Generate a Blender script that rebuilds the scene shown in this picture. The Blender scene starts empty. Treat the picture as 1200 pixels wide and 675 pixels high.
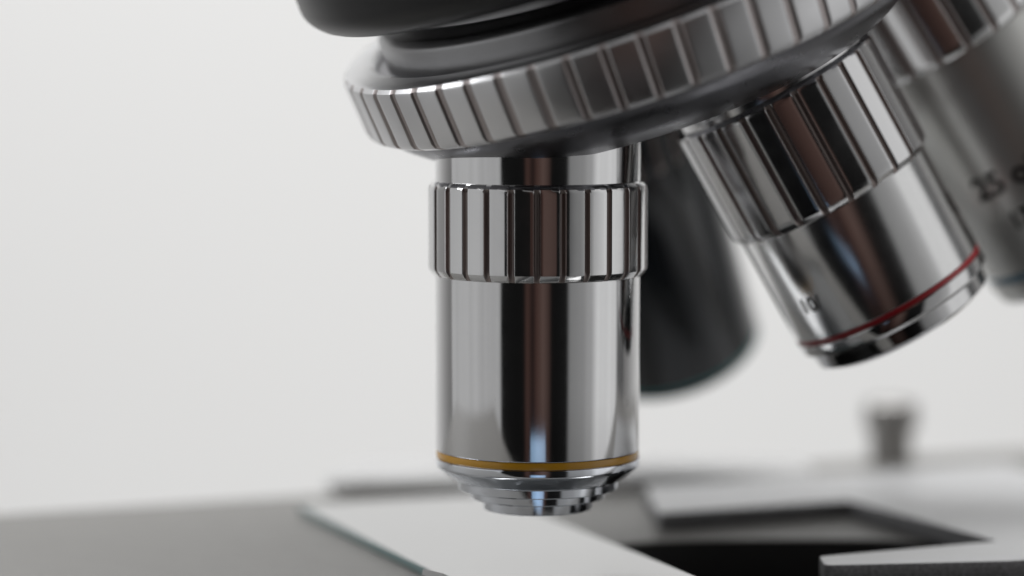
import bpy, bmesh, math
from mathutils import Vector, Matrix
S=bpy.context.scene
COL=S.collection
R=math.radians
S.view_settings.view_transform='Standard'
S.view_settings.look='None'
S.view_settings.exposure=0

# ------------------------------------------------------------ materials
def newmat(name):
    m=bpy.data.materials.new(name); m.use_nodes=True
    return m, m.node_tree, m.node_tree.nodes['Principled BSDF']
def metal(name, base, rough, lathe=0.02, spots=0.0, rvar=0.05, met=1.0):
    m,t,b=newmat(name)
    b.inputs['Metallic'].default_value=met
    tc=t.nodes.new('ShaderNodeTexCoord')
    n=t.nodes.new('ShaderNodeTexNoise'); n.inputs['Scale'].default_value=3.5; n.inputs['Detail'].default_value=6
    t.links.new(tc.outputs['Object'],n.inputs['Vector'])
    mr=t.nodes.new('ShaderNodeMapRange'); mr.inputs[1].default_value=.3; mr.inputs[2].default_value=.7
    mr.inputs[3].default_value=max(.02,rough-rvar); mr.inputs[4].default_value=rough+rvar
    t.links.new(n.outputs['Fac'],mr.inputs[0]); t.links.new(mr.outputs[0],b.inputs['Roughness'])
    mx=t.nodes.new('ShaderNodeMix'); mx.data_type='RGBA'
    mx.inputs[6].default_value=(base[0]*.9,base[1]*.9,base[2]*.9,1); mx.inputs[7].default_value=(*base,1)
    n2=t.nodes.new('ShaderNodeTexNoise'); n2.inputs['Scale'].default_value=1.7; n2.inputs['Detail'].default_value=8; n2.inputs['Roughness'].default_value=.7
    t.links.new(tc.outputs['Object'],n2.inputs['Vector'])
    t.links.new(n2.outputs['Fac'],mx.inputs[0])
    out=mx.outputs[2]
    if spots>0:
        v=t.nodes.new('ShaderNodeTexVoronoi'); v.inputs['Scale'].default_value=6
        t.links.new(tc.outputs['Object'],v.inputs['Vector'])
        l=t.nodes.new('ShaderNodeMath'); l.operation='LESS_THAN'; l.inputs[1].default_value=spots
        t.links.new(v.outputs['Distance'],l.inputs[0])
        m2=t.nodes.new('ShaderNodeMix'); m2.data_type='RGBA'; m2.inputs[7].default_value=(.25,.24,.23,1)
        t.links.new(l.outputs[0],m2.inputs[0]); t.links.new(out,m2.inputs[6]); out=m2.outputs[2]
    t.links.new(out,b.inputs['Base Color'])
    if lathe>0:
        mp=t.nodes.new('ShaderNodeMapping'); mp.inputs['Scale'].default_value=(.4,.4,60)
        t.links.new(tc.outputs['Object'],mp.inputs['Vector'])
        n3=t.nodes.new('ShaderNodeTexNoise'); n3.inputs['Scale'].default_value=1; n3.inputs['Detail'].default_value=3
        t.links.new(mp.outputs[0],n3.inputs['Vector'])
        bp=t.nodes.new('ShaderNodeBump'); bp.inputs['Strength'].default_value=lathe*5; bp.inputs['Distance'].default_value=.003
        t.links.new(n3.outputs['Fac'],bp.inputs['Height']); t.links.new(bp.outputs[0],b.inputs['Normal'])
    return m
def paint(name, base, rough, spec=.5, nscale=8, namt=.12, bump=0.0, coat=0, ior=1.5):
    m,t,b=newmat(name)
    tc=t.nodes.new('ShaderNodeTexCoord')
    n=t.nodes.new('ShaderNodeTexNoise'); n.inputs['Scale'].default_value=nscale; n.inputs['Detail'].default_value=8
    t.links.new(tc.outputs['Object'],n.inputs['Vector'])
    mx=t.nodes.new('ShaderNodeMix'); mx.data_type='RGBA'
    mx.inputs[6].default_value=(*[c*(1-namt) for c in base],1); mx.inputs[7].default_value=(*[min(1,c*(1+namt)) for c in base],1)
    t.links.new(n.outputs['Fac'],mx.inputs[0]); t.links.new(mx.outputs[2],b.inputs['Base Color'])
    b.inputs['Roughness'].default_value=rough
    b.inputs['IOR'].default_value=ior
    b.inputs['Specular IOR Level'].default_value=spec
    b.inputs['Coat Weight'].default_value=coat
    if bump>0:
        n3=t.nodes.new('ShaderNodeTexNoise'); n3.inputs['Scale'].default_value=nscale*4; n3.inputs['Detail'].default_value=4
        t.links.new(tc.outputs['Object'],n3.inputs['Vector'])
        bp=t.nodes.new('ShaderNodeBump'); bp.inputs['Strength'].default_value=bump; bp.inputs['Distance'].default_value=.02
        t.links.new(n3.outputs['Fac'],bp.inputs['Height']); t.links.new(bp.outputs[0],b.inputs['Normal'])
    return m
M_chrome=metal('polished_chrome',(.76,.76,.765),.085,lathe=.003,spots=.018,rvar=.02)
M_satin=metal('satin_chrome',(.82,.82,.82),.16,lathe=0,rvar=.02)
M_nose=metal('chrome_glint_tint',(.84,.87,.92),.06,lathe=0,rvar=.02)  # plain chrome; the blue reflections at the tip are tinted into its colour
M_grip=metal('chrome_grip',(.76,.76,.765),.13,lathe=0,rvar=.03)
M_steel=metal('aged_steel',(.60,.60,.58),.33,lathe=0,met=.75,rvar=.01)
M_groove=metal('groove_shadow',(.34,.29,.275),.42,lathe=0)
M_rgroove=metal('ring_groove',(.52,.47,.46),.4,lathe=0)
M_dark=paint('black_lacquer',(.011,.014,.017),.14,spec=.8,nscale=3)
M_ring=metal('satin_nickel',(.80,.80,.81),.35,lathe=0,rvar=.03)
M_turret=metal('brushed_turret',(.25,.25,.27),.30,lathe=0)
M_collar=metal('collar_metal',(.42,.42,.43),.35)
M_black=paint('black_enamel',(.012,.012,.013),.35,nscale=5)
M_gold=paint('ochre_enamel',(.50,.255,.015),.25,coat=.3)
M_red=paint('red_enamel',(.30,.008,.014),.35,coat=.2)
M_teal=paint('teal_enamel',(.01,.17,.17),.3,coat=.4)
M_blue=paint('blue_enamel',(.03,.14,.22),.3,coat=.4)
M_glass=paint('lens_glass',(.01,.03,.09),.03,spec=1,coat=1)
M_ink=paint('engraving_ink',(.004,.004,.004),.9,spec=.05)
M_faint=paint('worn_engraving_ink',(.14,.14,.14),.6,spec=.2)
M_stage=paint('stage_grey_enamel',(.145,.141,.134),.44,nscale=3,bump=.05)
M_stageside=paint('stage_black',(.008,.008,.008),.6)
M_slide=paint('slide_glass_top',(.095,.098,.098),.09,nscale=1.2,namt=.10,coat=1,ior=2.2)
M_slideedge=paint('slide_edge_glass',(.13,.20,.20),.15,spec=.8)
M_plate=paint('plate_light_grey',(.37,.373,.38),.32,nscale=2,namt=.06)
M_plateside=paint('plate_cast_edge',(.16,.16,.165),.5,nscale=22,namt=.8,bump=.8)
M_rail=paint('rail_grey',(.42,.42,.42),.45,nscale=2)
M_railside=paint('rail_grey_edge',(.70,.70,.70),.5,nscale=4)
M_knob=metal('screw_metal',(.40,.39,.38),.33)
M_wall=paint('wall_paint',(.80,.80,.795),.9,spec=.1,nscale=.03,namt=.03)

# ------------------------------------------------------------ mesh helpers
def finish(name, bm, mats, ang=28):
    me=bpy.data.meshes.new(name)
    bmesh.ops.recalc_face_normals(bm,faces=bm.faces)
    bm.to_mesh(me); bm.free()
    for m in (mats if isinstance(mats,(list,tuple)) else [mats]): me.materials.append(m)
    me.polygons.foreach_set('use_smooth',[True]*len(me.polygons))
    me.set_sharp_from_angle(angle=R(ang))
    ob=bpy.data.objects.new(name,me); COL.objects.link(ob); return ob
def roundprof(p,r=.02,steps=3):
    out=[p[0]]
    for i in range(1,len(p)-1):
        a,b,c=Vector(p[i-1]),Vector(p[i]),Vector(p[i+1])
        u=(a-b);v=(c-b); rr=min(r,u.length*.4,v.length*.4)
        u.normalize();v.normalize()
        A=b+u*rr;B=b+v*rr
        for k in range(steps+1):
            s=k/steps
            q=A*(1-s)**2+b*2*s*(1-s)+B*s*s
            out.append((q.x,q.y))
    out.append(p[-1]); return out
def lathe(name, prof, mat, seg=160, r=.02, ang=28, steps=3):
    prof=roundprof(prof,r,steps)
    bm=bmesh.new(); rings=[]
    for (rad,z) in prof:
        if rad<1e-5: rings.append([bm.verts.new((0,0,z))]); continue
        rings.append([bm.verts.new((rad*math.cos(2*math.pi*i/seg),rad*math.sin(2*math.pi*i/seg),z)) for i in range(seg)])
    for a,b in zip(rings,rings[1:]):
        for i in range(seg):
            j=(i+1)%seg
            if len(a)==1 and len(b)==1: continue
            if len(a)==1: bm.faces.new((a[0],b[i],b[j]))
            elif len(b)==1: bm.faces.new((a[i],a[j],b[0]))
            else: bm.faces.new((a[i],a[j],b[j],b[i]))
    return finish(name,bm,mat,ang)
def knurl(name, rings, npad, gw, depth, mat, flat=.5, gmat=None):
    bm=bmesh.new(); R_=[]
    d=2*math.pi/npad
    fs=[0,.02,.06,.2,.35,.5,.65,.8,.94,.98,1.0]
    per=len(fs)+3
    for (z,r,g) in rings:
        ring=[]
        for p in range(npad):
            a0=p*d
            pw=d*(1-gw)
            tw=math.sin(p*12.9898)*.012   # machining variation rib to rib
            for f in fs:
                th=a0+f*pw
                mid=a0+pw/2
                ch=math.cos(pw/2)/math.cos(th-mid)
                rr=r*((1-flat*g)+flat*g*ch)+tw*g*(f-.5)
                edge=0
                if f in(0,1.0): edge=depth*.18*g
                elif f in(.02,.98): edge=depth*.04*g
                ring.append(bm.verts.new(((rr-edge)*math.cos(th),(rr-edge)*math.sin(th),z)))
            for f in (.2,.5,.8):
                th=a0+pw+f*d*gw
                rr=r-depth*g*(1 if f==.5 else .85)
                ring.append(bm.verts.new((rr*math.cos(th),rr*math.sin(th),z)))
        R_.append(ring)
    n=len(R_[0])
    for k,(a,b) in enumerate(zip(R_,R_[1:])):
        gg=max(rings[k][2],rings[k+1][2])
        for i in range(n):
            j=(i+1)%n
            f=bm.faces.new((a[i],a[j],b[j],b[i]))
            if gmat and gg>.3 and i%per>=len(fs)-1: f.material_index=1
    return finish(name,bm,[mat,gmat] if gmat else mat,25)
def curvemesh(cu):
    ob=bpy.data.objects.new('tmp',cu); COL.objects.link(ob)
    dg=bpy.context.evaluated_depsgraph_get()
    me=bpy.data.meshes.new_from_object(ob.evaluated_get(dg))
    bpy.data.objects.remove(ob); return me
def plate(name, outer, holes, ztop, thick, mats, corner=.15, bev=.02):
    cu=bpy.data.curves.new(name,'CURVE'); cu.dimensions='2D'; cu.fill_mode='BOTH'
    cu.extrude=thick/2-bev; cu.bevel_depth=bev; cu.bevel_resolution=2
    def rp(p,r):
        n=len(p); out=[]
        for i in range(n):
            a,b,c=Vector(p[i-1]),Vector(p[i]),Vector(p[(i+1)%n])
            u=a-b;v=c-b; rr=min(r,u.length*.4,v.length*.4);u.normalize();v.normalize()
            A=b+u*rr;B=b+v*rr
            for k in range(7):
                s=k/6; q=A*(1-s)**2+b*2*s*(1-s)+B*s*s; out.append((q.x,q.y))
        return out
    for pts,c in [(outer,corner)]+[(h,0) for h in holes]:
        if c>0: pts=rp(pts,c)
        sp=cu.splines.new('POLY'); sp.points.add(len(pts)-1)
        for i,(x,y) in enumerate(pts): sp.points[i].co=(x,y,0,1)
        sp.use_cyclic_u=True
    me=curvemesh(cu); me.name=name
    me.materials.clear()
    for m in mats: me.materials.append(m)
    for p in me.polygons:
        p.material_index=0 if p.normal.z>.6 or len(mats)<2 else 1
        p.use_smooth=True
    me.set_sharp_from_angle(angle=R(35))
    ob=bpy.data.objects.new(name,me); COL.objects.link(ob)
    ob.location=(0,0,ztop-thick/2)
    return ob
def en(e,n,ang=22.0):
    c,s=math.cos(R(ang)),math.sin(R(ang)); return (e*c-n*s,e*s+n*c)
def adopt(child,par,pm=None):
    bpy.context.view_layer.update()
    mw=child.matrix_world.copy()
    child.parent=par
    child.matrix_parent_inverse=par.matrix_world.inverted()
    child.matrix_world=mw
def frame(d,loc):
    z=-Vector(d).normalized(); y=Vector((0,1,0)); y=(y-z*y.dot(z)).normalized(); x=y.cross(z)
    m=Matrix((x,y,z)).transposed().to_4x4(); m.translation=Vector(loc); return m

# ------------------------------------------------------------ microscope root
root=bpy.data.objects.new('microscope',None); COL.objects.link(root); root.location=(0,0,-6)
root['label']='chrome and black laboratory microscope with four objectives above its stage'
root['category']='microscope'
bpy.context.view_layer.update()

def bent_text(txt,size,rad,ang,z,name='engraving',align='CENTER',ink=None,off=.02):
    cu=bpy.data.curves.new(name,'FONT'); cu.body=txt; cu.size=size; cu.align_x=align; cu.align_y='CENTER'
    cu.resolution_u=6; cu.offset=size*off
    me=curvemesh(cu)
    bm=bmesh.new(); bm.from_mesh(me)
    bmesh.ops.triangulate(bm,faces=bm.faces)
    for _ in range(4):
        es=[e for e in bm.edges if e.calc_length()>size*.14]
        if not es: break
        bmesh.ops.subdivide_edges(bm,edges=es,cuts=1)
        bmesh.ops.triangulate(bm,faces=bm.faces)
    for v in bm.verts:
        th=R(ang)+v.co.x/rad
        v.co=Vector(((rad+.008)*math.sin(th),-(rad+.008)*math.cos(th),z+v.co.y))
    bm.to_mesh(me); bm.free(); me.name=name; me.materials.clear(); me.materials.append(ink or M_ink)
    ob=bpy.data.objects.new(name,me); COL.objects.link(ob); return ob

def objective(mw, r, neck, grip, barrel, nose, band, metalm, gripm, nosem, npad=27, texts=(), label='', rot=0, gr=.08, bw=.1, gw=.24, ink=None, off=.02):
    z1=-neck; z2=z1-grip; z3=z2-barrel; z4=z3-bw
    body=lathe('objective_lens',[(0.2,.6),(r*.9,.6),(r*.995,.5),(r,0),(r,z1),(r-.04,z1-.04),(r-.04,z2+.05),(r,z2),(r,z3),(r-.03,z3-.005),(r-.03,z4+.002)],metalm,ang=12)
    body.matrix_world=mw
    parts=[]
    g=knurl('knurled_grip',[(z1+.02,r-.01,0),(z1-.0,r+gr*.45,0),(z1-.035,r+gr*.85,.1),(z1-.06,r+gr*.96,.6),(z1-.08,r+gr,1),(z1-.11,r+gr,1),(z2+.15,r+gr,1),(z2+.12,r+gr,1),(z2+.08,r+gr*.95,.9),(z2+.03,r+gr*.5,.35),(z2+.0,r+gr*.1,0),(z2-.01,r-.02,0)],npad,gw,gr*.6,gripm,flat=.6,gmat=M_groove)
    parts.append((g,Matrix.Rotation(R(rot),4,'Z')))
    bd=lathe('coloured_band',[(r-.035,z3-.004),(r-.006,z3-.006),(r-.006,z4+.006),(r-.035,z4+.004)],band,r=.012)
    parts.append((bd,Matrix.Identity(4)))
    nc=lathe('nose_cone',[(r-.04,z4+.001),(r,z4)]+[(r*a,z4-b) for a,b in nose],nosem,r=.012,ang=14,steps=2)
    parts.append((nc,Matrix.Identity(4)))
    a,b=nose[-1]
    gl=lathe('front_lens',[(r*a*.985,z4-b+.02),(r*a*.6,z4-b-.01),(r*a*.3,z4-b-.025),(0,z4-b-.03)],M_glass)
    parts.append((gl,Matrix.Identity(4)))
    for tx in texts:
        t,s,an,zz=tx[:4]
        parts.append((bent_text(t,s,r,an,zz,align=tx[4] if len(tx)>4 else 'CENTER',ink=ink,off=off),Matrix.Identity(4)))
    for p,lm in parts:
        p.parent=body; p.matrix_parent_inverse=Matrix.Identity(4); p.matrix_basis=lm
    body.parent=root; body.matrix_parent_inverse=root.matrix_world.inverted(); body.matrix_basis=mw
    if label: body['label']=label
    return body
nose10=[(1,.08),(.98,.11),(.84,.25),(.79,.26),(.785,.37),(.66,.375),(.655,.48),(.54,.485),(.535,.61),(.45,.63),(.41,.61)]
nose4=[(1,.14),(.93,.19),(.92,.36),(.80,.44),(.70,.44),(.66,.38)]
nose40=[(1,.1),(.96,.3),(.80,.42),(.5,.45),(.42,.62),(.36,.64),(.3,.6)]
noseD=[(1,.02),(.95,.10),(.7,.16),(.5,.17)]
objective(Matrix.Translation((0,0,1.58)),1.2,.33,1.09,2.05,nose10,M_gold,M_chrome,M_grip,M_nose,label='upright chrome objective with a yellow band',rot=4,bw=.095)
dd=Vector((.49,.07,-.87)).normalized(); tip=Vector((4.47,1.2,-.56))
objective(frame(dd,tip-dd*3.50),1.24,.12,1.50,1.37,nose4,M_red,M_satin,M_grip,M_chrome,npad=24,
   texts=(('10/',.26,-48,-2.55),),label='tilted chrome objective with a red band',bw=.075,ink=M_faint,rot=5)
dd=Vector((.27,.42,-.86)).normalized(); tip=Vector((2.03,6.3,-1.62))
objective(frame(dd,tip-dd*5.0),1.22,.3,1.1,3.20,noseD,M_teal,M_dark,M_dark,M_dark,label='black objective with a teal rim',bw=.08)
dd=Vector((.54,.10,-.84)).normalized(); pt=Vector((5.92,2.9,1.88))
objective(frame(dd,pt-dd*2.9),1.23,.3,1.35,2.85,nose40,M_blue,M_steel,M_satin,M_steel,
   texts=(('25 oil',.42,-45,-3.30,'LEFT'),('17',.32,-28,-3.84)),label='tilted steel objective engraved with 25 oil',npad=20,gr=.06,off=.026)

# ------------------------------------------------------------ nosepiece
A=Vector((.33,.18,-.93)).normalized(); C=Vector((1.33,1.1,2.98))
NM=frame(A,C)
def place(ob,mw,par,label=None):
    ob.parent=par
    if par is root:
        ob.matrix_parent_inverse=root.matrix_world.inverted(); ob.matrix_basis=mw
    else:
        ob.matrix_parent_inverse=Matrix.Identity(4); ob.matrix_basis=mw
    if label: ob['label']=label
turret=lathe('revolving_nosepiece',[(0,-.74),(1.8,-.74),(2.5,-.68),(2.95,-.48),(3.3,-.20),(3.42,-.02),(3.42,.66),(3.0,.66)],M_turret,seg=200,r=.12)
place(turret,NM,root)
kr=knurl('knurled_ring',[(-.06,3.38,0),(-.05,3.48,0),(.0,3.56,.5),(.06,3.59,1),(.66,3.63,1),(.70,3.62,.6),(.74,3.58,.1),(.76,3.52,0),(.76,3.26,0),(.72,3.22,0),(.45,3.20,0)],54,.24,.03,M_ring,flat=.3,gmat=M_rgroove)
place(kr,Matrix.Identity(4),turret)
col=lathe('collar',[(3.22,.42),(3.08,.47),(3.08,1.02),(3.0,1.10),(2.7,1.14),(2.7,1.5)],M_collar,r=.04)
place(col,Matrix.Identity(4),turret)
hd=lathe('microscope_head',[(0,1.34),(3.3,1.34),(3.65,1.40),(3.82,1.6),(3.82,2.8),(3.6,3.1),(0,3.1)],M_black,r=.12)
place(hd,NM,root)

# ------------------------------------------------------------ stage
def sup(cx,cy,rx,ry,n=3.0,seg=96):
    o=[]
    for i in range(seg):
        t=2*math.pi*i/seg; c,s=math.cos(t),math.sin(t)
        o.append((cx+rx*math.copysign(abs(c)**(2/n),c),cy+ry*math.copysign(abs(s)**(2/n),s)))
    return o
ZS=-3.4
stage=plate('stage',[en(-10,-3.7),en(13,-3.7),en(13,6.6),en(-10,6.6)],[sup(3.2,.4,2.8,2.05)],ZS,.8,[M_stage,M_stageside],corner=.6,bev=.04)
adopt(stage,root)
cond=lathe('condenser',[(0,-4.6),(3.2,-4.6),(3.2,-5.4),(0,-5.4)],M_stageside); cond.location=(2.2,0,0); adopt(cond,root)
holder=plate('slide_holder',[en(2.6,2.15),en(5.35,2.15),en(5.55,-1.25),en(3.05,-1.35),en(2.85,-1.85),en(5.0,-2.40),en(8.5,-2.6),en(9.0,4.2),en(3.35,4.2)],[],ZS+.24,.22,[M_plate,M_plateside],corner=.07,bev=.02)
adopt(holder,root)
rail=plate('stage_guide_rail',[(-2.9,5.9),(3.9,6.5),(3.9,7.9),(-2.5,7.7)],[],ZS+.24,.22,[M_rail,M_railside],corner=.4,bev=.08)
adopt(rail,root)
knob=lathe('clamp_screw',[(0,0),(.32,0),(.31,.08),(.31,.42),(.35,.48),(.40,.53),(.40,.86),(.36,.91),(0,.92)],M_knob)
knob.location=(5.35,8.9,ZS+.02); adopt(knob,root)
clip=plate('stage_clip',[en(-1.55,-3),en(-1.38,-3),en(-1.38,-.5),en(-1.48,-.15),en(-1.62,-.5)],[],ZS+.2,.18,[M_black],corner=.05)
adopt(clip,root)
slide=plate('glass_slide',[en(-1.28,-2.4),en(1.42,-2.4),en(1.42,5.2),en(-1.28,5.2)],[],ZS+.115,.11,[M_slide,M_slideedge],corner=.04,bev=.012)
slide['label']='pale glass slide lying flat on the microscope stage'; slide['category']='glass slide'

# ------------------------------------------------------------ wall
bm=bmesh.new()
vs=[bm.verts.new(p) for p in ((-160,0,-90),(160,0,-90),(160,0,110),(-160,0,110))]
bm.faces.new(vs); wall=finish('wall',bm,M_wall); wall.location=(0,65,0); wall['kind']='structure'

# ------------------------------------------------------------ world
w=bpy.data.worlds.new('World'); S.world=w; w.use_nodes=True
t=w.node_tree; bg=t.nodes['Background']
tc=t.nodes.new('ShaderNodeTexCoord'); sp=t.nodes.new('ShaderNodeSeparateXYZ')
t.links.new(tc.outputs['Generated'],sp.inputs[0])
neg=t.nodes.new('ShaderNodeMath'); neg.operation='MULTIPLY'; neg.inputs[1].default_value=-1
t.links.new(sp.outputs['Y'],neg.inputs[0])
at=t.nodes.new('ShaderNodeMath'); at.operation='ARCTAN2'
t.links.new(sp.outputs['X'],at.inputs[0]); t.links.new(neg.outputs[0],at.inputs[1])
ma=t.nodes.new('ShaderNodeMath'); ma.operation='MULTIPLY_ADD'; ma.inputs[1].default_value=1/(2*math.pi); ma.inputs[2].default_value=.5
t.links.new(at.outputs[0],ma.inputs[0])
cr=t.nodes.new('ShaderNodeValToRGB'); cr.color_ramp.interpolation='LINEAR'
g=lambda v:(v,v*1.0,v*1.0)
br=(.066,.037,.031)
st=[(-180,g(.6)),(-150,g(.50)),(-110,g(.52)),(-70,g(.47)),(-43,g(.42)),(-41,g(.008)),(-16,g(.007)),(-12,br),(-6,(.02,.013,.012)),(-1,br),(5,(.10,.066,.057)),(12,(.05,.032,.028)),(15,g(.007)),(32,g(.010)),(36,g(.22)),(62,g(.38)),(68,g(.70)),(97,g(.70)),(101,g(.12)),(140,g(.10)),(150,g(.5)),(180,g(.6))]
el=cr.color_ramp.elements
while len(el)>1: el.remove(el[-1])
el[0].position=0; el[0].color=(*st[0][1],1)
for a,c in st[1:]:
    e=el.new((a+180)/360); e.color=(*c,1)
t.links.new(ma.outputs[0],cr.inputs[0])
er=t.nodes.new('ShaderNodeValToRGB')
mz=t.nodes.new('ShaderNodeMath'); mz.operation='MULTIPLY_ADD'; mz.inputs[1].default_value=.5; mz.inputs[2].default_value=.5
t.links.new(sp.outputs['Z'],mz.inputs[0]); t.links.new(mz.outputs[0],er.inputs[0])
e2=er.color_ramp.elements
e2[0].position=.15; e2[0].color=(.15,.15,.15,1); e2[1].position=.40; e2[1].color=(1,1,1,1)
mul=t.nodes.new('ShaderNodeMix'); mul.data_type='RGBA'; mul.blend_type='MULTIPLY'; mul.inputs[0].default_value=1
t.links.new(cr.outputs[0],mul.inputs[6]); t.links.new(er.outputs[0],mul.inputs[7])
ce=t.nodes.new('ShaderNodeMapRange'); ce.inputs[1].default_value=.55; ce.inputs[2].default_value=.85
t.links.new(sp.outputs['Z'],ce.inputs[0])
mc=t.nodes.new('ShaderNodeMix'); mc.data_type='RGBA'; mc.inputs[7].default_value=(.6,.6,.6,1)
t.links.new(ce.outputs[0],mc.inputs[0]); t.links.new(mul.outputs[2],mc.inputs[6])
nz=t.nodes.new('ShaderNodeTexNoise'); nz.noise_dimensions='1D'; nz.inputs['Scale'].default_value=26; nz.inputs['Detail'].default_value=5
t.links.new(ma.outputs[0],nz.inputs['W'])
nr=t.nodes.new('ShaderNodeMapRange'); nr.inputs[1].default_value=.3; nr.inputs[2].default_value=.7; nr.inputs[3].default_value=.90; nr.inputs[4].default_value=1.08
t.links.new(nz.outputs['Fac'],nr.inputs[0])
ms=t.nodes.new('ShaderNodeVectorMath'); ms.operation='SCALE'
t.links.new(mc.outputs[2],ms.inputs[0]); t.links.new(nr.outputs[0],ms.inputs['Scale'])
t.links.new(ms.outputs[0],bg.inputs[0]); bg.inputs[1].default_value=1.0

def area(name,loc,target,sx,sy,power,col=(1,1,1),spread=None):
    l=bpy.data.lights.new(name,'AREA'); l.shape='RECTANGLE'; l.size=sx; l.size_y=sy; l.energy=power; l.color=col
    if spread: l.spread=R(spread)
    o=bpy.data.objects.new(name,l); COL.objects.link(o); o.location=loc
    o.rotation_euler=(Vector(target)-Vector(loc)).to_track_quat('-Z','Y').to_euler(); return o
area('wall_fill',(0,5,60),(0,65,-10),90,30,68000,(1,.998,.992))  # added unseen fill that brightens the wall from above
area('lower_wall_fill',(10,10,-65),(10,65,-12),90,30,22000,(1,.998,.992))  # added unseen fill under the stage, lifts the lower part of the wall
area('window_light',(-45,10,38),(0,0,0),30,30,12000,(.97,.985,1))
area('tip_glint_fill',(0,-14,-6.3),(0,-.7,-2.6),4.0,1.8,.9,(.45,.7,1),spread=45)  # added unseen blue lamp below the view, makes the glint on the nose tip

# ------------------------------------------------------------ camera
cd=bpy.data.cameras.new('Camera'); cd.lens=100; cd.sensor_width=36; cd.clip_start=.5; cd.clip_end=1000
cam=bpy.data.objects.new('Camera',cd); COL.objects.link(cam)
cam.location=(-.3,-33.2,2.905); cam.rotation_euler=(R(85),0,0)
cd.dof.use_dof=True; cd.dof.focus_distance=32.3; cd.dof.aperture_fstop=.070
S.camera=cam
